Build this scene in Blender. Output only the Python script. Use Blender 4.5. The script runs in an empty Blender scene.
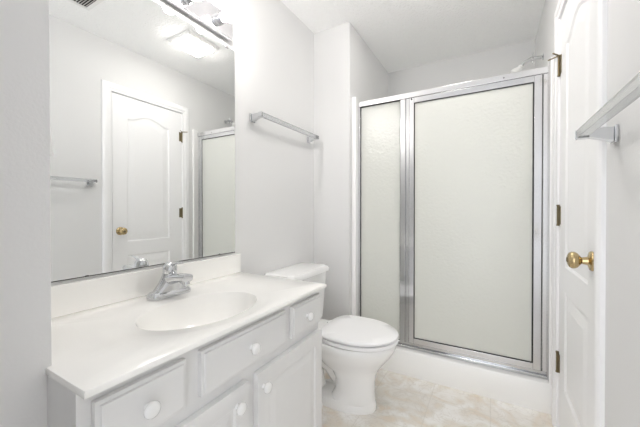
import bpy, bmesh, math, random
from mathutils import Vector, Matrix
random.seed(7)
PI = math.pi
S = bpy.context.scene
C = S.collection

# ------------------------------------------------------------------ camera
cd = bpy.data.cameras.new('camera'); cam = bpy.data.objects.new('camera', cd); C.objects.link(cam)
cam.location = (0, 0, 1.0993)
cam.rotation_euler = (math.radians(90 - 0.4232), 0, math.radians(29.7328))
cd.sensor_width = 36; cd.lens = 36 * 299.91 / 640; cd.shift_y = -1.1 / 640; cd.clip_start = .02
S.camera = cam

# ------------------------------------------------------------------ world, lights, exposure
w = bpy.data.worlds.new('world'); S.world = w; w.use_nodes = True
w.node_tree.nodes['Background'].inputs[0].default_value = (.93, .96, 1, 1)
w.node_tree.nodes['Background'].inputs[1].default_value = 1.45      # added fill light, entering by the unseen doorway behind the camera
BULB_STRENGTH = 40.0        # the vanity bulbs
FAN_STRENGTH = 18.5         # the lens of the ceiling fan light
S.view_settings.view_transform = 'Standard'; S.view_settings.look = 'None'
S.view_settings.exposure = 1.06; S.view_settings.gamma = 1.0; S.view_settings.use_curve_mapping = False
S.cycles.use_denoising = True
S.cycles.max_bounces = 40; S.cycles.diffuse_bounces = 24; S.cycles.glossy_bounces = 8
S.cycles.transmission_bounces = 12; S.cycles.transparent_max_bounces = 16
S.cycles.sample_clamp_indirect = 6.0; S.cycles.caustics_reflective = False; S.cycles.caustics_refractive = True

# ------------------------------------------------------------------ dimensions (metres)
XL, XR, ZC = -1.175, .294, 2.44      # mirror wall, door wall, ceiling
YN = .268                            # niche wall that the vanity is built against
XN = -.807                           # its long face
YS, XS = 1.96, -.878                 # shower partition: front face, shower side
YB = 2.886                           # back of the shower
YR = -.70                           # rear wall, behind the camera

# ------------------------------------------------------------------ materials
def mat(name, col, rough=.5, metal=0., bump=None, spec=None, emit=None, coat=0., var=None, **kw):
    m = bpy.data.materials.new(name); m.use_nodes = True
    nt = m.node_tree; b = nt.nodes['Principled BSDF']
    b.inputs['Base Color'].default_value = (*col, 1); b.inputs['Roughness'].default_value = rough
    b.inputs['Metallic'].default_value = metal
    if spec is not None: b.inputs['Specular IOR Level'].default_value = spec
    if coat: b.inputs['Coat Weight'].default_value = coat; b.inputs['Coat Roughness'].default_value = .05
    tc = nt.nodes.new('ShaderNodeTexCoord')
    if var:      # (scale, other colour): faint uneven tone of the paint itself
        n = nt.nodes.new('ShaderNodeTexNoise'); n.inputs['Scale'].default_value = var[0]; n.inputs['Detail'].default_value = 3
        nt.links.new(tc.outputs['Object'], n.inputs['Vector'])
        mx = nt.nodes.new('ShaderNodeMix'); mx.data_type = 'RGBA'
        mx.inputs['A'].default_value = (*col, 1); mx.inputs['B'].default_value = (*var[1], 1)
        nt.links.new(n.outputs['Fac'], mx.inputs['Factor']); nt.links.new(mx.outputs['Result'], b.inputs['Base Color'])
    if bump:     # (scale, strength, distance)
        n = nt.nodes.new('ShaderNodeTexNoise'); n.inputs['Scale'].default_value = bump[0]; n.inputs['Detail'].default_value = 2
        nt.links.new(tc.outputs['Object'], n.inputs['Vector'])
        bp = nt.nodes.new('ShaderNodeBump'); bp.inputs['Strength'].default_value = bump[1]; bp.inputs['Distance'].default_value = bump[2]
        nt.links.new(n.outputs['Fac'], bp.inputs['Height']); nt.links.new(bp.outputs['Normal'], b.inputs['Normal'])
    if emit:
        b.inputs['Emission Color'].default_value = (*emit[0], 1); b.inputs['Emission Strength'].default_value = emit[1]
    return m

WALL = mat('wall_paint', (.745, .745, .745), .62, bump=(160, .25, .002))
CEIL = mat('ceiling_texture', (.96, .96, .96), .9, bump=(70, .9, .009))
TRIM = mat('white_trim_paint', (.90, .90, .91), .35)
DOOR = mat('white_door_paint', (.90, .90, .91), .38, bump=(60, .05, .002))
CAB = mat('pale_grey_cabinet_paint', (.76, .76, .76), .42, bump=(90, .08, .002), var=(14, (.73, .73, .73)))
MARBLE = mat('cultured_marble', (.93, .925, .905), .16, coat=.3, var=(5, (.91, .90, .875)))
PORC = mat('porcelain', (.89, .89, .89), .10, coat=.5)
SEAT = mat('toilet_seat_plastic', (.91, .91, .92), .22)
CHROME = mat('chrome', (.66, .67, .685), .07, 1.0)
SATIN = mat('bright_aluminium', (.76, .76, .77), .2, 1.0)
ALU = mat('polished_aluminium', (.60, .605, .615), .14, 1.0)
BRASS = mat('polished_brass', (.54, .42, .23), .12, 1.0)
OLDBRASS = mat('aged_brass', (.22, .18, .11), .35, 1.0, bump=(220, .3, .002))
BLACK = mat('black_gasket', (.03, .03, .03), .6)
SHADE = mat('painted_recess_shade', (.04, .04, .04), .9)  # near-black colour standing in for shade inside recesses
ACRY = mat('white_shower_acrylic', (.945, .945, .94), .22)
KNOB = mat('white_ceramic_knob', (.82, .82, .82), .2, coat=.4)
PLASTIC = mat('white_plastic', (.85, .85, .84), .4)
VENT = mat('vent_metal', (.74, .74, .73), .5)
GREYMETAL = mat('brushed_valve_metal', (.30, .30, .30), .35, .9)
BULB = mat('lit_bulb_glass', (1, .93, .82), .2, emit=((1, .965, .93), BULB_STRENGTH))
LENS = mat('lit_fan_lens', (.95, .90, .80), .4, emit=((1, .965, .92), FAN_STRENGTH))
MIRROR = mat('mirror_glass', (.88, .89, .885), .0, 1.0)

def floor_mat():
    m = mat('marble_vinyl', (.8, .77, .72), .38)
    nt = m.node_tree; b = nt.nodes['Principled BSDF']; L = nt.links.new
    tc = nt.nodes['Texture Coordinate'] if 'Texture Coordinate' in nt.nodes else nt.nodes.new('ShaderNodeTexCoord')
    n1 = nt.nodes.new('ShaderNodeTexNoise'); n1.inputs['Scale'].default_value = 5.5; n1.inputs['Detail'].default_value = 8; n1.inputs['Distortion'].default_value = 1.6
    L(tc.outputs['Object'], n1.inputs['Vector'])
    r1 = nt.nodes.new('ShaderNodeValToRGB'); e = r1.color_ramp.elements
    e[0].position = .33; e[0].color = (.76, .68, .58, 1); e[1].position = .47; e[1].color = (.80, .765, .71, 1)
    x = e.new(.60); x.color = (.89, .875, .85, 1)
    L(n1.outputs['Fac'], r1.inputs['Fac'])
    n2 = nt.nodes.new('ShaderNodeTexNoise'); n2.inputs['Scale'].default_value = 9; n2.inputs['Detail'].default_value = 9; n2.inputs['Distortion'].default_value = 2.5
    L(tc.outputs['Object'], n2.inputs['Vector'])
    r2 = nt.nodes.new('ShaderNodeValToRGB'); e = r2.color_ramp.elements
    e[0].position = .47; e[0].color = (0, 0, 0, 1); e[1].position = .50; e[1].color = (1, 1, 1, 1)
    y = e.new(.53); y.color = (0, 0, 0, 1)
    L(n2.outputs['Fac'], r2.inputs['Fac'])
    mx = nt.nodes.new('ShaderNodeMix'); mx.data_type = 'RGBA'; mx.inputs['B'].default_value = (.62, .58, .52, 1)
    sc = nt.nodes.new('ShaderNodeMath'); sc.operation = 'MULTIPLY'; sc.inputs[1].default_value = .45
    L(r2.outputs['Color'], sc.inputs[0]); L(sc.outputs[0], mx.inputs['Factor']); L(r1.outputs['Color'], mx.inputs['A'])
    # printed tile joints, 30 cm apart
    br = nt.nodes.new('ShaderNodeTexBrick'); br.offset = 0; br.inputs['Scale'].default_value = 1
    br.inputs['Brick Width'].default_value = .305; br.inputs['Row Height'].default_value = .305; br.inputs['Mortar Size'].default_value = .003
    br.inputs['Mortar Smooth'].default_value = .3
    L(tc.outputs['Object'], br.inputs['Vector'])
    m2 = nt.nodes.new('ShaderNodeMix'); m2.data_type = 'RGBA'; m2.inputs['B'].default_value = (.60, .57, .52, 1)
    s2 = nt.nodes.new('ShaderNodeMath'); s2.operation = 'MULTIPLY'; s2.inputs[1].default_value = .35
    L(br.outputs['Fac'], s2.inputs[0]); L(s2.outputs[0], m2.inputs['Factor']); L(mx.outputs['Result'], m2.inputs['A'])
    L(m2.outputs['Result'], b.inputs['Base Color'])
    return m
FLOOR = floor_mat()

def glass_mat():
    """pebbled, translucent shower glass: part seen through, part diffused, with rippled reflections"""
    m = bpy.data.materials.new('pebbled_shower_glass'); m.use_nodes = True; nt = m.node_tree; L = nt.links.new
    for n in list(nt.nodes): nt.nodes.remove(n)
    out = nt.nodes.new('ShaderNodeOutputMaterial'); tc = nt.nodes.new('ShaderNodeTexCoord')
    vo = nt.nodes.new('ShaderNodeTexNoise'); vo.inputs['Scale'].default_value = 60; vo.inputs['Detail'].default_value = 1.5
    L(tc.outputs['Object'], vo.inputs['Vector'])
    bp = nt.nodes.new('ShaderNodeBump'); bp.inputs['Strength'].default_value = .8; bp.inputs['Distance'].default_value = .006
    L(vo.outputs['Fac'], bp.inputs['Height'])
    rf = nt.nodes.new('ShaderNodeBsdfRefraction'); rf.inputs['IOR'].default_value = 1.06; rf.inputs['Roughness'].default_value = .25; rf.inputs['Color'].default_value = (.985, .995, .965, 1)
    L(bp.outputs['Normal'], rf.inputs['Normal'])
    tl = nt.nodes.new('ShaderNodeBsdfTranslucent'); tl.inputs['Color'].default_value = (.985, .99, .975, 1)
    df = nt.nodes.new('ShaderNodeBsdfDiffuse'); df.inputs['Color'].default_value = (.955, .96, .935, 1)
    a = nt.nodes.new('ShaderNodeMixShader'); a.inputs[0].default_value = .34
    L(rf.outputs[0], a.inputs[1]); L(tl.outputs[0], a.inputs[2])
    c = nt.nodes.new('ShaderNodeMixShader'); c.inputs[0].default_value = .36
    L(a.outputs[0], c.inputs[1]); L(df.outputs[0], c.inputs[2])
    g = nt.nodes.new('ShaderNodeBsdfGlossy'); g.inputs['Roughness'].default_value = .10
    b2 = nt.nodes.new('ShaderNodeBump'); b2.inputs['Strength'].default_value = .8; b2.inputs['Distance'].default_value = .0040
    L(vo.outputs['Fac'], b2.inputs['Height']); L(b2.outputs['Normal'], g.inputs['Normal'])
    fr = nt.nodes.new('ShaderNodeFresnel'); fr.inputs['IOR'].default_value = 1.5
    x = nt.nodes.new('ShaderNodeMixShader'); ge = nt.nodes.new('ShaderNodeNewGeometry'); ff = nt.nodes.new('ShaderNodeMath'); ff.operation = 'SUBTRACT'; ff.inputs[0].default_value = 1
    L(ge.outputs['Backfacing'], ff.inputs[1]); fm = nt.nodes.new('ShaderNodeMath'); fm.operation = 'MULTIPLY'; L(ff.outputs[0], fm.inputs[0]); L(fr.outputs[0], fm.inputs[1])
    L(fm.outputs[0], x.inputs[0]); L(c.outputs[0], x.inputs[1]); L(g.outputs[0], x.inputs[2])
    L(x.outputs[0], out.inputs[0])
    return m
GLASS = glass_mat()

def clear_mat():
    """clear acrylic of the towel bars"""
    m = mat('clear_acrylic', (.80, .815, .825), .06)
    b = m.node_tree.nodes['Principled BSDF']; b.inputs['Transmission Weight'].default_value = .75; b.inputs['IOR'].default_value = 1.45
    return m
ACRYLIC = clear_mat()

# ------------------------------------------------------------------ mesh helpers
def box(bm, x0, x1, y0, y1, z0, z1):
    v = [bm.verts.new(p) for p in ((x0,y0,z0),(x1,y0,z0),(x1,y1,z0),(x0,y1,z0),(x0,y0,z1),(x1,y0,z1),(x1,y1,z1),(x0,y1,z1))]
    for f in ((3,2,1,0),(4,5,6,7),(0,1,5,4),(1,2,6,5),(2,3,7,6),(3,0,4,7)): bm.faces.new([v[i] for i in f])
def frame_of(d):
    d = Vector(d).normalized(); a = Vector((0,0,1)) if abs(d.z) < .9 else Vector((1,0,0))
    u = d.cross(a).normalized(); return u, d.cross(u).normalized(), d
def loft(bm, rings, cap=True, close=True):
    vs = [[bm.verts.new(p) for p in r] for r in rings]
    for a, b in zip(vs, vs[1:]):
        n = len(a)
        for i in range(n if close else n - 1):
            bm.faces.new((a[i], a[(i+1) % n], b[(i+1) % n], b[i]))
    if cap: bm.faces.new(vs[0][::-1]); bm.faces.new(vs[-1])
    return vs
def lathe(bm, origin, axis, prof, n=24):
    """prof: list of (distance along axis, radius)"""
    u, v, d = frame_of(axis); o = Vector(origin)
    loft(bm, [[o + d*t + (u*math.cos(2*PI*i/n) + v*math.sin(2*PI*i/n)) * max(r, .0002) for i in range(n)] for t, r in prof])
def cyl(bm, p0, p1, r, n=16, r1=None):
    p0, p1 = Vector(p0), Vector(p1); lathe(bm, p0, p1 - p0, [(0, r), ((p1-p0).length, r if r1 is None else r1)], n)
def tube(bm, pts, r, n=12):
    pts = [Vector(p) for p in pts]; rings = []
    for i, p in enumerate(pts):
        d = (pts[min(i+1, len(pts)-1)] - pts[max(i-1, 0)])
        u, v, d = frame_of(d); rr = r[i] if isinstance(r, (list, tuple)) else r
        rings.append([p + (u*math.cos(2*PI*k/n) + v*math.sin(2*PI*k/n))*rr for k in range(n)])
    loft(bm, rings)
def BM(): return bmesh.new()
def boxes(*bs):
    bm = BM()
    for b in bs: box(bm, *b)
    return bm
def obj(name, bm, m, parent=None, bevel=0., smooth=False, seg=2, sub=0):
    bmesh.ops.recalc_face_normals(bm, faces=bm.faces)
    me = bpy.data.meshes.new(name); bm.to_mesh(me); bm.free(); me.materials.append(m)
    o = bpy.data.objects.new(name, me); C.objects.link(o)
    if parent is not None:
        o.parent = parent; o.matrix_parent_inverse = Matrix.Translation(world_loc(parent)).inverted()
    if bevel:
        b = o.modifiers.new('bevel', 'BEVEL'); b.width = bevel; b.segments = seg; b.limit_method = 'ANGLE'; b.angle_limit = math.radians(40)
        b.harden_normals = True
    if sub:
        s = o.modifiers.new('subd', 'SUBSURF'); s.levels = sub; s.render_levels = sub
    if smooth or bevel or sub:
        for p in me.polygons: p.use_smooth = True
        try: me.set_sharp_from_angle(angle=math.radians(40))
        except Exception: pass
    return o
def world_loc(o):
    return Vector(o.location) if o.type == 'EMPTY' else Vector((0, 0, 0))
def thing(name, label, cat, loc, group=None):
    o = bpy.data.objects.new(name, None); C.objects.link(o); o.location = loc; o.empty_display_size = .05
    o['label'] = label; o['category'] = cat
    if group: o['group'] = group
    return o
def struct(name, bm, m, label=None, cat=None, **kw):
    o = obj(name, bm, m, **kw); o['kind'] = 'structure'
    if label: o['label'] = label
    if cat: o['category'] = cat
    return o
def rrect(cx, cy, hx, hy, r, z, n=6):
    """rounded rectangle ring in xy"""
    out = []
    for (sx, sy, a0) in ((1,1,0),(-1,1,90),(-1,-1,180),(1,-1,270)):
        for k in range(n+1):
            a = math.radians(a0 + 90*k/n)
            out.append(Vector((cx + sx*(hx-r) + r*math.cos(a), cy + sy*(hy-r) + r*math.sin(a), z)))
    return out

# ------------------------------------------------------------------ room shell
T = .10
struct('floor', boxes((XL-T, XR+T, YR-T, YB+T, -T, 0)), FLOOR, 'cream marble patterned vinyl floor', 'floor')
struct('ceiling', boxes((XL-T, XR+T, YR-T, YB+T, ZC, ZC+T)), CEIL, 'white textured ceiling', 'ceiling')
struct('wall_left', boxes((XL-T, XL, YR-T, YB+T, 0, ZC)), WALL, 'pale grey wall behind mirror, vanity and toilet', 'wall')
struct('wall_back', boxes((XL, XR, YB, YB+T, 0, ZC)), WALL, 'pale grey wall at the back of the shower', 'wall')
struct('wall_rear', boxes((XN, -.47, YR-T, YR, 0, ZC), (.25, XR, YR-T, YR, 0, ZC), (-.47, .25, YR-T, YR, 2.05, ZC)), WALL, 'unseen rear wall with a doorway added to let in fill light', 'wall')  # the opening is added, out of view, to admit the fill light
struct('wall_niche', boxes((XL, XN, YR-T, YN, 0, ZC)), WALL, 'grey wall end at the left of the vanity', 'wall', bevel=.002)
struct('wall_partition', boxes((XL, XS, YS, YB, 0, ZC)), WALL, 'narrow wall between toilet and shower', 'wall', bevel=.004)
DN, DF, DZ = 1.261, 1.877, 2.04        # door leaf: latch edge, hinge edge, top
JG = .004
bm = BM()
box(bm, XR, XR+T, YR-T, DN-.02, 0, ZC); box(bm, XR, XR+T, DF+.02, YB+T, 0, ZC); box(bm, XR, XR+T, DN-.02, DF+.02, DZ+.02, ZC)
struct('wall_right', bm, WALL, 'pale grey wall around the white door', 'wall')

# door casing with a stepped moulding profile, mitred at the head
bm = BM()
CW = .066
prof = [(0, .0), (0, .010), (.008, .013), (.018, .013), (.022, .017), (.046, .019), (.058, .017), (CW, .011), (CW, 0)]   # (outwards from the opening, off the wall)
def cas(s, d, corner):
    y0, y1, z1 = DN - .009, DF + .009, DZ + .008
    return {'a': (XR - d, y0 - s, 0), 'b': (XR - d, y0 - s, z1 + s), 'c': (XR - d, y1 + s, z1 + s), 'd': (XR - d, y1 + s, 0)}[corner]
loft(bm, [[cas(s, d, k) for s, d in prof] for k in 'abcd'])
struct('trim_1', bm, TRIM, 'white moulded casing around the panel door', 'trim', smooth=True)
bm = BM()      # jamb lining and stop
box(bm, XR, XR+T, DN-.02, DN-.003, 0, DZ+.003); box(bm, XR, XR+T, DF+.003, DF+.02, 0, DZ+.003); box(bm, XR, XR+T, DN-.02, DF+.02, DZ+.006, DZ+.02)
struct('trim_2', bm, TRIM, 'white jamb lining of the door opening', 'trim')
struct('gap_shade', boxes((XR+.05, XR+.06, DN-.003, DF+.003, 0, DZ+.003)), SHADE, 'dark sheet standing in for the shade in the door gaps', 'trim')  # dark sheet behind the leaf paints the shade of its gaps

def base(bm, x0, x1, y0, y1, side):
    """baseboard with a chamfered top against one wall"""
    t, h = .013, .083
    if side in 'LR':
        s = 1 if side == 'L' else -1; x = x0
        p = [(x, 0), (x+s*t, 0), (x+s*t, h-.015), (x+s*.006, h), (x, h)]
        loft(bm, [[(a, y, z) for a, z in p] for y in (y0, y1)])
    else:
        y = y0; p = [(y, 0), (y-t, 0), (y-t, h-.015), (y-.006, h), (y, h)]
        loft(bm, [[(x, a, z) for a, z in p] for x in (x0, x1)])
bm = BM(); base(bm, XL, XL, 1.19, YS, 'L'); struct('baseboard_left', bm, TRIM, 'white baseboard behind the toilet', 'baseboard')
bm = BM(); base(bm, XL+.013, XS, YS, YS, 'B'); struct('baseboard_partition', bm, TRIM, 'white baseboard along the narrow partition', 'baseboard')
bm = BM(); base(bm, XR, XR, DF+.076, 1.985, 'R'); base(bm, XR, XR, YR+.001, DN-.076, 'R'); struct('baseboard_right', bm, TRIM, 'white baseboard on the door wall', 'baseboard')
bm = BM(); base(bm, XN, XN, YR+.001, YN-.012, 'L'); struct('baseboard_niche', bm, TRIM, 'white baseboard on the niche wall', 'baseboard')

# ------------------------------------------------------------------ panelled leaves (door, cabinet doors)
def paneled(bm, M, u0, u1, v0, v1, t, pu0, pu1, panels, groove=.007, w1=.010, w2=.014, w3=.040, raise_=.0015, arch_n=24):
    """front at d=t; panels: list of (v_low, v_high, arch height) from the bottom up; M(u, v, d) -> point"""
    V = lambda u, v, d=t: bm.verts.new(M(u, v, d))
    quad = lambda pts: bm.faces.new([V(*p) for p in pts])
    def loop(p, i, d):
        a, b, h = p; L, R = pu0+i, pu1-i
        pts = [(L, a+i, d), (R, a+i, d)]
        if h:
            for k in range(arch_n+1):
                s = k/arch_n; pts.append((R + (L-R)*s, b - i + h*(.5 - .5*math.cos(2*PI*s)), d))
        else: pts += [(R, b-i, d), (L, b-i, d)]
        return pts
    quad([(u0, v0), (pu0, v0), (pu0, v1), (u0, v1)]); quad([(pu1, v0), (u1, v0), (u1, v1), (pu1, v1)])
    lo = v0
    for p in panels:
        quad([(pu0, lo), (pu1, lo), (pu1, p[0]), (pu0, p[0])]) if lo == v0 or not prev[2] else None
        prev = p; lo = p[1]
    top = [q[:2] for q in loop(panels[-1], 0, t)[2:]]       # from right to left along the panel head
    bm.faces.new([V(u, v) for u, v in top[::-1] + [(pu1, v1), (pu0, v1)]][::-1])
    for a, b in zip(panels, panels[1:]): pass
    for p in panels:
        loft_l = [loop(p, 0, t), loop(p, w1, t-groove), loop(p, w1+w2, t-groove), loop(p, w1+w2+w3, t-raise_)]
        vs = loft(bm, [[M(*q) for q in l] for l in loft_l], cap=False); bm.faces.new(vs[-1])
    c = [M(u0,v0,t), M(u1,v0,t), M(u1,v1,t), M(u0,v1,t)]; d = [M(u0,v0,0), M(u1,v0,0), M(u1,v1,0), M(u0,v1,0)]
    vs = loft(bm, [c, d], cap=False); bm.faces.new(vs[-1])

# ------------------------------------------------------------------ the panel door
bm = BM()
paneled(bm, lambda u, v, d: Vector((XR + .034 - d, u, v)), DN, DF, .012, DZ, .034, 1.373, 1.750, [(.262, .722, 0), (.838, 1.860, .052)])
bmesh.ops.remove_doubles(bm, verts=bm.verts, dist=1e-5)
door = struct('door_1', bm, DOOR, 'white two panel door with an arched upper panel and brass knob', 'door')
ODX = -.506      # unseen door leaf, added to keep the rear fill off the vanity end
bm = BM()
paneled(bm, lambda u, v, d: Vector((ODX + d, u, v)), YR+.012, YR+.732, .012, 2.04, .034, YR+.13, YR+.61, [(.262, .722, 0), (.838, 1.860, .052)])
bmesh.ops.remove_doubles(bm, verts=bm.verts, dist=1e-5)
od = struct('shading_door', bm, DOOR, 'white door leaf added out of view to shade the vanity end', 'door')
for sx in (-1, 1):
    bm = BM(); x0 = ODX if sx < 0 else ODX+.034
    lathe(bm, (x0, YR+.665, .93), (sx,0,0), [(0, .033), (.006, .030), (.012, .013), (.030, .012), (.040, .025), (.055, .0285), (.066, .015), (.067, 0)], 24); obj('door_knob', bm, BRASS, od, smooth=True)
KY, KZ = 1.318, .929
bm = BM(); lathe(bm, (XR, KY, KZ), (-1,0,0), [(0, .033), (.004, .033), (.008, .030), (.010, .022), (.013, .014), (.028, .011), (.031, .014), (.034, .018), (.040, .025), (.047, .0285), (.055, .0285), (.062, .024), (.066, .015), (.0665, .010)], 32)
k = obj('door_knob', bm, BRASS, door, smooth=True); k['label'] = 'polished brass door knob'
bm = BM(); lathe(bm, (XR-.0665, KY, KZ), (-1,0,0), [(0, .008), (.002, .008), (.003, .0)], 16); obj('knob_button', bm, OLDBRASS, k, smooth=True)
for hz in (1.813, 1.074, .345):
    bm = BM(); cyl(bm, (XR-.006, DF+.002, hz-.045), (XR-.006, DF+.002, hz+.045), .0055, 12)
    for q in (-.052, .045): cyl(bm, (XR-.006, DF+.002, hz+q), (XR-.006, DF+.002, hz+q+.007), .0068, 12)
    box(bm, XR-.003, XR+.0005, DF-.026, DF, hz-.044, hz+.044)
    h = obj('hinge', bm, OLDBRASS, door, smooth=True); h['label'] = 'aged brass hinge'
    if hz > 1.5:      # hinge pin door stop on the top hinge
        bm = BM(); cyl(bm, (XR-.006, DF+.002, hz+.05), (XR-.045, DF+.035, hz+.05), .0035, 8); cyl(bm, (XR-.006, DF+.002, hz+.05), (XR-.035, DF-.035, hz+.052), .0035, 8)
        obj('hinge_stop', bm, OLDBRASS, h, smooth=True)

# ------------------------------------------------------------------ vanity cabinet
VX, VY0, VY1, VZ = -.677, .2595, 1.168, .7565      # face frame front, sides, top
van = thing('vanity_cabinet', 'pale grey painted vanity cabinet with three drawer fronts and two panelled doors', 'cabinet', (-.92, .715, 0))
bm = BM(); box(bm, XN+.001, VX-.02, VY0, YN+.001, .0, VZ); box(bm, XL+.003, VX-.02, YN+.001, YN+.014, .0, VZ); e = obj('end_panel', bm, CAB, van)
bm = BM(); box(bm, XL+.003, VX-.02, VY1-.016, VY1, .0, VZ); box(bm, XL+.003, VX-.02, YN+.016, VY1-.016, .09, .106); box(bm, VX-.07, VX-.055, YN+.016, VY1-.016, 0, .09); box(bm, XL+.003, XL+.01, YN+.016, VY1-.016, .106, VZ)
obj('carcass', bm, CAB, van)
bm = BM()
for y0, y1, z0, z1 in ((VY0, .292, .09, VZ), (VY1-.03, VY1, .09, VZ), (.292, VY1-.03, .718, VZ), (.292, VY1-.03, .558, .618), (.292, VY1-.03, .09, .13), (.695, .748, .13, .558), (.474, .54, .618, .718), (.892, .952, .618, .718)):
    box(bm, VX-.02, VX, y0, y1, z0, z1)
obj('face_frame', bm, CAB, van)
def slab(y0, y1, z0, z1):
    bm = BM(); t1, t2, i = .014, .020, .008
    R = lambda k, x: [Vector((x, y0+k, z0+k)), Vector((x, y1-k, z0+k)), Vector((x, y1-k, z1-k)), Vector((x, y0+k, z1-k))]
    loft(bm, [R(0, VX+.0005), R(0, VX+t1), R(i, VX+t1+.0015), R(i+.002, VX+t2)]); return bm
def knob(parent, y, z, x):
    bm = BM(); lathe(bm, (x, y, z), (1,0,0), [(0, .0092), (.003, .0080), (.008, .0075), (.011, .0100), (.013, .0150), (.016, .0178), (.020, .0182), (.024, .0165), (.027, .012), (.0285, .006), (.029, .0)], 24)
    return obj('knob', bm, KNOB, parent, smooth=True)
FX = VX + .020
for y0, y1, z0, z1, ky in ((.284, .484, .604, .727, .383), (.529, .904, .604, .727, .714), (.944, 1.165, .604, .727, 1.043)):
    d = obj('drawer_front', slab(y0, y1, z0, z1), CAB, van, bevel=.0012)
    knob(d, ky, .665, FX)
for y0, y1, ky in ((.284, .699, .652), (.743, 1.166, .772)):
    bm = BM()
    paneled(bm, lambda u, v, d: Vector((VX + .0005 + d, u, v)), y0, y1, .105, .566, .0195, y0+.052, y1-.052, [(.157, .514, 0)], groove=.006, w1=.006, w2=.008, w3=.028)
    bmesh.ops.remove_doubles(bm, verts=bm.verts, dist=1e-5)
    d = obj('cabinet_door', bm, CAB, van); knob(d, ky, .512, FX)

# ------------------------------------------------------------------ vanity top with moulded basin
CX0, CX1, CY0, CY1, CZ = XL+.0005, -.637, .257, 1.174, .771
top = thing('countertop', 'glossy white cultured marble vanity top with moulded oval basin', 'countertop', (-.9, .715, VZ))
bcx, bcy, bax, bay = -.855, .692, .150, .211
N = 96
angs = [2*PI*i/N for i in range(N)]
# snap four rays to the corners of the slab
for cx, cy in ((CX0, YN+.0008), (XN+.001, CY0), (CX1, CY0), (CX1, CY1), (CX0, CY1)):
    a = math.atan2((cy-bcy), (cx-bcx)) % (2*PI); i = min(range(N), key=lambda j: abs((angs[j]-a+PI) % (2*PI)-PI)); angs[i] = a
def rectpt(a, x0, x1, y0, y1, z):
    c, s = math.cos(a), math.sin(a); t = 1e9
    if c > 1e-9: t = min(t, (x1-bcx)/c)
    if c < -1e-9: t = min(t, (x0-bcx)/c)
    if s > 1e-9: t = min(t, (y1-bcy)/s)
    if s < -1e-9:
        if bcx + c*(y0-bcy)/s < XN + .0008: y0 = YN + .0008 + (y0-CY0)      # notched around the wall corner
        t = min(t, (y0-bcy)/s)
    return Vector((bcx+c*t, bcy+s*t, z))
def ell(a, kx, ky, z):
    c, s = math.cos(a), math.sin(a); r = 1/math.sqrt((c/kx)**2 + (s/ky)**2); return Vector((bcx+c*r, bcy+s*r, z))
def ring(f): return [f(a) for a in angs]
e = .0035
bm = BM()
loft(bm, [ring(lambda a: rectpt(a, CX0, CX1, CY0, CY1, VZ+.0005)), ring(lambda a: rectpt(a, CX0, CX1, CY0, CY1, CZ-e)),
          ring(lambda a: rectpt(a, CX0+.001, CX1-.001, CY0+.001, CY1-.001, CZ-.001)), ring(lambda a: rectpt(a, CX0+e, CX1-e, CY0+e, CY1-e, CZ)),
          ring(lambda a: ell(a, bax+.045, bay+.052, CZ)), ring(lambda a: ell(a, bax+.038, bay+.044, CZ-.0025)),
          ring(lambda a: ell(a, bax+.006, bay+.006, CZ-.003)), ring(lambda a: ell(a, bax, bay, CZ-.0055))], cap=False)
obj('counter_slab', bm, MARBLE, top, smooth=True)
bm = BM()
pr = [(1, -.0055), (.975, -.015), (.94, -.034), (.88, -.062), (.78, -.09), (.62, -.112), (.42, -.124), (.2, -.129), (.085, -.131)]
vs = loft(bm, [ring(lambda a, k=k, z=z: ell(a, bax*k, bay*k, CZ+z)) for k, z in pr], cap=False)
obj('basin', bm, MARBLE, top, smooth=True)
bm = BM(); lathe(bm, (bcx, bcy, CZ-.134), (0,0,1), [(0, .022), (.004, .022), (.006, .018), (.005, .014), (.009, .012), (.010, 0)], 24); obj('drain', bm, CHROME, top, smooth=True)
bm = BM(); box(bm, XL+.0005, XL+.020, YN+.001, CY1, CZ+.0001, .868)
bs = obj('backsplash', bm, MARBLE, bevel=.0012, seg=2); bs['label'] = 'white marble backsplash strip along the wall below the mirror'; bs['category'] = 'backsplash'

# ------------------------------------------------------------------ faucet
FXc, FYc = -1.075, .715
fau = thing('faucet', 'chrome single lever faucet standing at the back of the basin', 'faucet', (FXc, FYc, CZ))
bm = BM()
R = lambda hx, hy, z, dx=0: rrect(FXc+dx, FYc, hx, hy, min(hx, hy)*.85, z)
loft(bm, [R(.028, .083, CZ+.0003), R(.030, .085, CZ+.006), R(.029, .083, CZ+.018), R(.024, .076, CZ+.025)])
obj('base_plate', bm, CHROME, fau, smooth=True)
bm = BM()
loft(bm, [R(.0245, .070, CZ+.020), R(.026, .058, CZ+.032), R(.028, .043, CZ+.048), R(.028, .033, CZ+.064), R(.026, .027, CZ+.078), R(.024, .024, CZ+.088)])
obj('body', bm, CHROME, fau, smooth=True)
bm = BM()
rings = []
for t in [i/10 for i in range(11)]:
    x = FXc + .005 + t*.104; z = CZ + .060 + .034*t - .016*t*t; hy = .030 - .010*t; hz = .021 - .008*t
    rings.append([Vector((x, FYc + hy*math.copysign(abs(math.cos(q))**.6, math.cos(q)), z + hz*math.copysign(abs(math.sin(q))**.6, math.sin(q)))) for q in [2*PI*k/20 for k in range(20)]])
loft(bm, rings); obj('spout', bm, CHROME, fau, smooth=True)
bm = BM(); cyl(bm, (FXc+.097, FYc, CZ+.076), (FXc+.099, FYc, CZ+.055), .0115, 20); obj('aerator', bm, CHROME, fau, smooth=True)
bm = BM(); lathe(bm, (FXc, FYc, CZ+.086), (.10, 0, 1), [(0, .0235), (.003, .0255), (.016, .0255), (.028, .024), (.037, .019), (.042, .011), (.0435, 0)], 28)
hd = obj('handle', bm, CHROME, fau, smooth=True)
bm = BM(); pts = [(FXc+.0, FYc, CZ+.113), (FXc+.025, FYc, CZ+.124), (FXc+.050, FYc, CZ+.131), (FXc+.072, FYc, CZ+.132)]
rings = []
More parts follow.
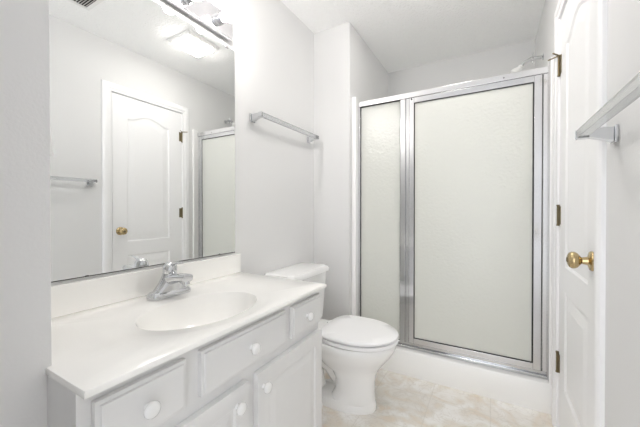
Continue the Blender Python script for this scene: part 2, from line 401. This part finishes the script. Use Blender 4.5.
for (x, y, z), hw, ht in zip(pts, (.011, .009, .008, .007), (.008, .006, .0045, .003)):
    rings.append([Vector((x, y + hw*math.cos(q), z + ht*math.sin(q))) for q in [2*PI*k/14 for k in range(14)]])
loft(bm, rings); obj('lever', bm, CHROME, hd, smooth=True)
bm = BM(); cyl(bm, (FXc-.024, FYc, CZ+.018), (FXc-.024, FYc, CZ+.062), .0025, 8); lathe(bm, (FXc-.024, FYc, CZ+.062), (0,0,1), [(0, .003), (.004, .006), (.010, .006), (.013, 0)], 12); obj('lift_rod', bm, CHROME, fau, smooth=True)

# ------------------------------------------------------------------ mirror
MZ0, MZ1, MY1 = .8805, 1.931, 1.1465
mir = thing('wall_mirror', 'large frameless plate mirror above the vanity backsplash', 'mirror', (XL, .7, MZ0))
bm = boxes((XL+.0005, XL+.006, YN+.002, MY1, MZ0, MZ1)); g = obj('mirror_plate', bm, MIRROR, mir)
bm = boxes((XL+.0005, XL+.0068, YN+.002, MY1, MZ0-.003, MZ0-.0002)); random.seed(4)
obj('mirror_edge', bm, BLACK, mir)
bm = BM(); y = YN + .05
while y < MY1 - .03:      # worn silvering along the lower edge
    l = random.uniform(.008, .035); h = random.uniform(.002, .0055)
    if random.random() < .45: loft(bm, [[Vector((XL+x, y + l*(.5+.5*math.cos(q)), MZ0 + max(0, h*math.sin(q)))) for q in [2*PI*k/12 for k in range(12)]] for x in (.0058, .0064)])
    y += l + random.uniform(.01, .07)
d = obj('worn_silvering', bm, BLACK, mir); d['kind'] = 'stuff'; d['label'] = 'dark worn silvering along the bottom edge'
for y in (1.092, .45):
    bm = boxes((XL+.0005, XL+.0085, y-.010, y+.010, MZ1-.008, MZ1+.004)); obj('mirror_clip', bm, GREYMETAL, mir, bevel=.001)

# ------------------------------------------------------------------ vanity light
LY0, LY1, LZ0, LZ1 = .405, 1.111, 1.963, 2.075
vl = thing('vanity_light', 'polished chrome bath bar light with four bare globe bulbs above the mirror', 'light', (XL, .76, LZ0))
bm = boxes((XL+.0005, XL+.030, LY0, LY1, LZ0, LZ1)); obj('backplate', bm, mat('mirror_chrome_plate', (.88, .87, .90), .10, 1.0), vl, bevel=.004)
for y in (1.018, .845, .672, .499):
    bm = BM(); lathe(bm, (XL+.0295, y, 2.018), (1,0,0), [(0, .026), (.004, .027), (.006, .0235), (.032, .0235), (.034, .0215), (.034, .017)], 28)
    s = obj('socket', bm, CHROME, vl, smooth=True)
    bm = BM(); lathe(bm, (XL+.060, y, 2.018), (1,0,0), [(0, .012), (.010, .0125)] + [(.040 - .031*math.cos(q), .031*math.sin(q)) for q in [PI*(.16+.84*k/14) for k in range(15)]], 28)
    obj('bulb', bm, BULB, s, smooth=True)['label'] = 'lit bare globe bulb'

# ------------------------------------------------------------------ ceiling: fan light and vent
fan = thing('exhaust_fan_light', 'white square ceiling exhaust fan with a lit warm lens', 'light', (-.25, 1.60, ZC))
fx0, fx1, fy0, fy1 = -.385, -.125, 1.455, 1.745
bm = BM()
loft(bm, [[Vector(p) for p in ((fx0-s, fy0-s, z), (fx1+s, fy0-s, z), (fx1+s, fy1+s, z), (fx0-s, fy1+s, z))] for s, z in ((0, ZC+.0), (0, ZC-.008), (-.012, ZC-.02), (-.03, ZC-.022))])
obj('fan_grille', bm, PLASTIC, fan, bevel=.003)
bm = BM()
for k in range(7):
    x = fx0 + .014 + k*.0; 
for k in range(8):
    y = fy0 + .035 + k*.031; box(bm, fx1-.010, fx1-.0035, y, y+.020, ZC-.0175, ZC-.0095); box(bm, fx0+.0035, fx0+.010, y, y+.020, ZC-.0175, ZC-.0095)
obj('air_slot', bm, VENT, fan)['kind'] = 'stuff'
bm = BM(); loft(bm, [[Vector(p) for p in ((fx0+.035+s, fy0+.03+s, z), (fx1-.035-s, fy0+.03+s, z), (fx1-.035-s, fy1-.03-s, z), (fx0+.035+s, fy1-.03-s, z))] for s, z in ((0, ZC-.021), (.002, ZC-.040), (.014, ZC-.046))])
obj('lens', bm, LENS, fan, bevel=.003)['label'] = 'lit warm white lens'
ven = thing('ceiling_vent', 'white louvred air vent in the ceiling, seen at the top left of the mirror', 'vent', (-.15, .85, ZC))
vx0, vx1, vy0, vy1 = -.30, .008, .84, .985
bm = BM()
for b in ((vx0, vx1, vy0, vy0+.022), (vx0, vx1, vy1-.022, vy1), (vx0, vx0+.022, vy0+.022, vy1-.022), (vx1-.022, vx1, vy0+.022, vy1-.022)): box(bm, *b, ZC-.007, ZC-.0003)
obj('vent_frame', bm, PLASTIC, ven, bevel=.002)
obj('vent_shade', boxes((vx0+.022, vx1-.022, vy0+.022, vy1-.022, ZC-.0012, ZC-.0004)), SHADE, ven)  # flat dark plate, the shade of the duct put into its colour
for k in range(7):
    y = vy0 + .028 + k*.0138; bm = BM()
    loft(bm, [[Vector((x, y, ZC-.007)), Vector((x, y+.0015, ZC-.007)), Vector((x, y+.0085, ZC-.0015)), Vector((x, y+.007, ZC-.0015))] for x in (vx0+.022, vx1-.022)])
    obj('louvre', bm, VENT, ven)

# ------------------------------------------------------------------ wall switch
sw = thing('light_switch', 'white wall switch on the niche wall, seen edge on at the left of the mirror', 'switch', (-.865, YN, 1.25))
obj('switch_plate', boxes((-.905, -.835, YN+.0003, YN+.005, 1.194, 1.309)), PLASTIC, sw, bevel=.002)
bm = BM(); loft(bm, [[Vector((x, YN+.0045, 1.218)), Vector((x, YN+.022, 1.222)), Vector((x, YN+.019, 1.252)), Vector((x, YN+.016, 1.286)), Vector((x, YN+.0045, 1.288))] for x in (-.886, -.854)])
obj('rocker', bm, PLASTIC, sw, bevel=.002)

# ------------------------------------------------------------------ towel bars
def towel_bar(loc, s, wall_x, y0, y1, z, label):
    """s: +1 bar stands off towards +x. Square clear bar carried by two chrome brackets"""
    t = thing('towel_bar', label, 'towel bar', (wall_x, (y0+y1)/2, z), 'square towel bars')
    X = lambda d: wall_x + s*d
    h = .0115
    bm = BM(); a, b = sorted((X(.060), X(.083))); box(bm, a, b, y0, y1, z-h, z+h); obj('bar', bm, ACRYLIC, t, bevel=.0012)
    for y, e in ((y0 + .0125, 1), (y1 - .0125, -1)):
        bm = BM()
        a, b = sorted((X(.0005), X(.008))); box(bm, a, b, y-.020, y+.020, z-.034, z+.012)
        r = lambda d, hy, z0, z1: [Vector((X(d), y-hy, z+z0)), Vector((X(d), y+hy, z+z0)), Vector((X(d), y+hy, z+z1)), Vector((X(d), y-hy, z+z1))]
        loft(bm, [r(.008, .014, -.031, .008), r(.030, .013, -.022, .010), r(.0595, .0125, -.0135, .0105)])
        loft(bm, [r(.0595, .013, -.0155, -.0122), r(.0845, .013, -.0155, -.0122)])
        p = obj('bracket', bm, CHROME, t, bevel=.0015); p['label'] = 'chrome bracket'
    for y, yy in ((y0-.0015, y0), (y1, y1+.0015)):
        a, b = sorted((X(.059), X(.084))); obj('end_cap', boxes((a, b, y, yy, z-h-.001, z+h+.001)), CHROME, t)
    return t
towel_bar(None, 1, XL, 1.270, 1.893, 1.628, 'square towel bar on the mirror wall above the toilet')
towel_bar(None, -1, XR, .51, 1.118, 1.316, 'square towel bar on the wall beside the white door')

# ------------------------------------------------------------------ toilet
TY = 1.573
toi = thing('toilet', 'white porcelain toilet with closed lid between vanity and shower', 'toilet', (-.75, TY, 0))
bm = BM()
tk = lambda x1, hy, z, r=.035: rrect((XL+.015+x1)/2, TY, (x1-XL-.015)/2, hy, r, z)
loft(bm, [tk(-.985, .180, .375), tk(-.972, .190, .39), tk(-.965, .205, .55), tk(-.957, .215, .690)])
obj('tank', bm, PORC, toi, smooth=True, bevel=.006)
bm = BM()
tl = lambda x1, hy, z, x0=XL+.008: rrect((x0+x1)/2, TY, (x1-x0)/2, hy, .045, z)
loft(bm, [tl(-.949, .223, .690), tl(-.940, .232, .696), tl(-.940, .232, .716), tl(-.948, .224, .728, XL+.014), tl(-.965, .207, .731, XL+.03)])
obj('tank_lid', bm, PORC, toi, smooth=True)
bm = BM(); lathe(bm, (-.962, TY-.15, .63), (1,0,0), [(0, .014), (.006, .014), (.012, .008), (.016, .008)], 16); tube(bm, [(-.948, TY-.15, .63), (-.942, TY-.12, .627), (-.944, TY-.07, .622)], [.007, .006, .007], 10)
obj('flush_lever', bm, CHROME, toi, smooth=True)
def egg(xb, xf, hy, z, n=48, sq=.62):
    """egg outline: squarish at the back (xb), round at the front (xf)"""
    cx = xb + (xf-xb)*.46; out = []
    for k in range(n):
        a = 2*PI*k/n; c, s = math.cos(a), math.sin(a)
        ax = (xf-cx) if c > 0 else (cx-xb); q = 1 if c > 0 else sq
        out.append(Vector((cx + ax*math.copysign(abs(c)**q, c), TY + hy*math.copysign(abs(s)**(1 if c > 0 else .8), s), z)))
    return out
bm = BM()
sec = [(-.93, -.546, .106, 0), (-.93, -.543, .108, .010), (-.925, -.546, .106, .034), (-.915, -.549, .103, .043), (-.80, -.552, .097, .050), (-.775, -.554, .091, .10), (-.775, -.553, .093, .16), (-.80, -.542, .104, .205), (-.86, -.522, .124, .24), (-.89, -.490, .150, .28), (-.90, -.463, .170, .315), (-.905, -.446, .181, .343), (-.91, -.439, .185, .360), (-.91, -.438, .185, .375), (-.905, -.443, .181, .3815)]
loft(bm, [egg(*q) for q in sec])
obj('bowl', bm, PORC, toi, smooth=True)
bm = BM()      # trapway curving down behind the column, and the shelf that carries the tank
loft(bm, [rrect(-1.0, TY, .13, hy, .05, z) for hy, z in ((.10, .25), (.12, .30), (.165, .350), (.170, .374))])
tube(bm, [(-.76, TY, .13), (-.80, TY, .205), (-.865, TY, .245), (-.935, TY, .215), (-.965, TY, .14), (-.95, TY, .06), (-.93, TY, .0)], [.055, .070, .078, .080, .078, .075, .074], 24)
obj('trapway', bm, PORC, toi, smooth=True)
for s in (-1, 1):
    bm = BM(); lathe(bm, (-.845, TY+s*.118, .0), (0,0,1), [(0, .028), (.012, .026), (.022, .014), (.036, .011), (.042, .0)], 16); obj('bolt_cap', bm, PLASTIC, toi, smooth=True)
bm = BM(); loft(bm, [egg(-.850, -.431, .187, .390), egg(-.853, -.427, .187, .393), egg(-.853, -.427, .187, .404), egg(-.850, -.430, .188, .4070)]); obj('seat', bm, SEAT, toi, smooth=True)
bm = BM(); loft(bm, [egg(-.842, -.432, .186, .4155, sq=.4), egg(-.846, -.427, .187, .4185, sq=.4), egg(-.846, -.427, .187, .426, sq=.4), egg(-.838, -.436, .182, .4325, sq=.4), egg(-.78, -.49, .125, .4355), egg(-.70, -.60, .04, .436)]); obj('lid', bm, SEAT, toi, smooth=True)
for s in (-1, 1):
    bm = BM(); cyl(bm, (-.870, TY+s*.075-.022, .398), (-.870, TY+s*.075+.022, .398), .011, 16); box(bm, -.885, -.855, TY+s*.075-.018, TY+s*.075+.018, .3755, .398); obj('seat_hinge', bm, SEAT, toi, smooth=True)
for s in (-1, 1): obj('lid_bumper', boxes((-.62, -.605, TY+s*.13-.012, TY+s*.13+.012, .4072, .4153)), PLASTIC, toi)

# ------------------------------------------------------------------ shower stall (acrylic pan and surround)
YC0, YC1, ZCB = 1.997, 2.105, .170
st = thing('shower_stall', 'white acrylic shower pan with curb and wall surround behind the glass', 'shower', (-.29, 2.45, 0))
bm = BM()
p = [(YC0+.010, 0), (YC0+.004, .02), (YC0, .05), (YC0, ZCB-.014), (YC0+.005, ZCB-.004), (YC0+.016, ZCB), (YC1-.02, ZCB-.003), (YC1-.006, ZCB-.012), (YC1, ZCB-.03), (YC1+.012, .05), (YC1+.03, .035), (YB-.002, .05), (YB-.002, 0)]
loft(bm, [[Vector((x, y, z)) for y, z in p] for x in (XS+.001, XR-.001)])
obj('shower_pan', bm, ACRY, st, smooth=True)
SZ = 1.800
bm = boxes((XS+.0008, XS+.020, YC0+.06, YB-.022, ZCB-.004, SZ)); box(bm, XS+.0008, XS+.020, YC1+.031, YB-.022, .036, ZCB-.004)
obj('side_panel', bm, ACRY, st, bevel=.006)
bm = boxes((XR-.020, XR-.0008, YC0+.06, YB-.022, ZCB-.004, SZ)); box(bm, XR-.020, XR-.0008, YC1+.031, YB-.022, .036, ZCB-.004)
obj('side_panel', bm, ACRY, st, bevel=.006)
obj('back_panel', boxes((XS+.0008, XR-.0008, YB-.022, YB-.0008, .051, SZ)), ACRY, st, bevel=.006)
obj('back_ledge', boxes((XS+.021, XR-.021, YB-.05, YB-.0225, SZ-.03, SZ-.002)), ACRY, st, bevel=.01, seg=4)
bm = BM()      # moulded corner seat at the left rear
loft(bm, [[Vector((XS+.0205, YB-.0225, z))] + [Vector((XS+.0205 + r*math.cos(q), YB-.0225 - r*math.sin(q), z)) for q in [PI/2*k/14 for k in range(15)]] for r, z in ((.30, .052), (.31, .40), (.33, .43), (.32, .445))])
obj('corner_seat', bm, ACRY, st, smooth=True)
for x0, x1 in ((XS+.0008, XS+.032), (XR-.022, XR-.0008)):
    obj('front_flange', boxes((x0, x1, YC0+.001, YC0+.0595, ZCB-.003, 1.915)), ACRY, st, bevel=.005, seg=3)

# ------------------------------------------------------------------ framed glass enclosure
EY = 2.067
XA, XB = XS+.033, XR-.023            # between the flanges
en = thing('shower_enclosure', 'chrome framed shower enclosure with pebbled glass door and fixed side panel', 'shower door', (-.29, EY, ZCB))
F0, F1 = EY-.020, EY+.020
HZ = 1.886
obj('header_rail', boxes((XA, XB, F0-.006, F1+.006, HZ-.036, HZ)), SATIN, en, bevel=.003)
bm = BM(); box(bm, XA, XB, F0-.012, F1+.006, ZCB+.0003, ZCB+.016); box(bm, XA, XB, F0+.004, F1-.004, ZCB+.016, ZCB+.036); obj('sill_rail', bm, ALU, en, bevel=.002)
obj('wall_jamb', boxes((XA, XA+.012, F0, F1, ZCB+.0365, HZ-.0365)), SATIN, en, bevel=.002)
obj('wall_jamb', boxes((XB-.024, XB, F0, F1, ZCB+.0365, HZ-.0365)), SATIN, en, bevel=.002)
GX0, GX1 = XA+.013, -.540             # fixed panel glass
def gasketed(name, x0, x1, z0, z1, y, parent, gw=.0045):
    pane = obj(name, boxes((x0, x1, y-.003, y+.003, z0, z1)), GLASS, parent)
    bm = BM(); 
    for a, b, c, d in ((x0, x1, z1-gw, z1), (x0, x1, z0, z0+gw), (x0, x0+gw, z0+gw, z1-gw), (x1-gw, x1, z0+gw, z1-gw)): box(bm, a, b, y-.006, y-.0032, c, d)
    obj('gasket', bm, BLACK, pane); pane['label'] = 'pebbled translucent glass'
    return pane
gasketed('fixed_pane', GX0, GX1, ZCB+.0365, HZ-.0365, EY-.004, en, .004)
bm = BM(); box(bm, -.540, -.506, F0-.002, F1, ZCB+.0365, HZ-.0365); box(bm, -.506, -.498, F0+.004, F1, ZCB+.0365, HZ-.0365); box(bm, -.498, -.480, F0, F1, ZCB+.0365, HZ-.0365)
obj('centre_post', bm, ALU, en, bevel=.002)
# the hinged door leaf
DX0, DX1, DZ0, DZ1 = -.4785, .2415, ZCB+.039, HZ-.039
DYc = EY-.012
bm = BM(); fw, fr = .034, .030
box(bm, DX0, DX0+.030, DYc-.013, DYc+.013, DZ0, DZ1); box(bm, DX1-.036, DX1, DYc-.013, DYc+.013, DZ0, DZ1)
box(bm, DX0+.030, DX1-.036, DYc-.013, DYc+.013, DZ1-.034, DZ1); box(bm, DX0+.030, DX1-.036, DYc-.013, DYc+.013, DZ0, DZ0+.034)
sd = obj('glass_door', bm, mat('door_aluminium', (.68, .685, .70), .18, 1.0), en, bevel=.002)
gasketed('door_pane', DX0+.0302, DX1-.0362, DZ0+.0342, DZ1-.0342, DYc-.006, sd, .0068)
obj('door_seam', boxes((DX1+.0005, DX1+.003, F0-.004, F0+.006, DZ0, DZ1)), BLACK, en)
bm = BM(); cyl(bm, (DX0+.015, DYc-.016, HZ-.048), (DX0+.015, DYc-.0125, HZ-.048), .005, 12); obj('frame_screw', bm, BLACK, en)
bm = BM(); cyl(bm, (.06, F0-.0085, HZ-.02), (.06, F0-.0055, HZ-.02), .004, 12); obj('frame_screw', bm, GREYMETAL, en)

# ------------------------------------------------------------------ shower head and valve
SY = 2.44
sh = thing('shower_fixture', 'chrome shower arm and head on the wall above the glass door', 'shower head', (XR, SY, 2.10))
bm = BM(); lathe(bm, (XR-.0005, SY, 2.105), (-1,0,0), [(0, .020), (.003, .020), (.007, .014), (.009, .0115)], 20); obj('escutcheon', bm, CHROME, sh, smooth=True)
bm = BM(); tube(bm, [(XR-.005, SY, 2.105), (.25, SY, 2.107), (.215, SY, 2.103), (.190, SY, 2.090), (.172, SY, 2.072)], .0115, 14); obj('shower_arm', bm, CHROME, sh, smooth=True)
bm = BM(); cyl(bm, (.236, SY-.03, 2.108), (.236, SY+.03, 2.104), .005, 10); cyl(bm, (.236, SY, 2.075), (.236, SY, 2.145), .0045, 10); cyl(bm, (.222, SY, 2.105), (.25, SY, 2.107), .014, 16); obj('shutoff_valve', bm, CHROME, sh, smooth=True)
bm = BM(); lathe(bm, (.176, SY, 2.076), (-.62, 0, -.78), [(0, .010), (.006, .016), (.014, .016), (.018, .013), (.040, .030), (.058, .036), (.064, .034), (.065, 0)], 24); obj('spray_head', bm, PLASTIC, sh, smooth=True)
va = thing('shower_valve', 'round metal shower valve blurred behind the glass door', 'faucet', (XR-.02, SY, 1.27))
bm = BM(); lathe(bm, (XR-.0205, SY, 1.27), (-1,0,0), [(0, .075), (.004, .075), (.012, .05), (.016, .028), (.035, .024)], 28); obj('valve_plate', bm, CHROME, va, smooth=True)
bm = BM(); lathe(bm, (XR-.0555, SY, 1.27), (-1,0,0), [(0, .028), (.008, .036), (.03, .036), (.038, .028), (.04, 0)], 20); obj('valve_handle', bm, GREYMETAL, va, smooth=True)
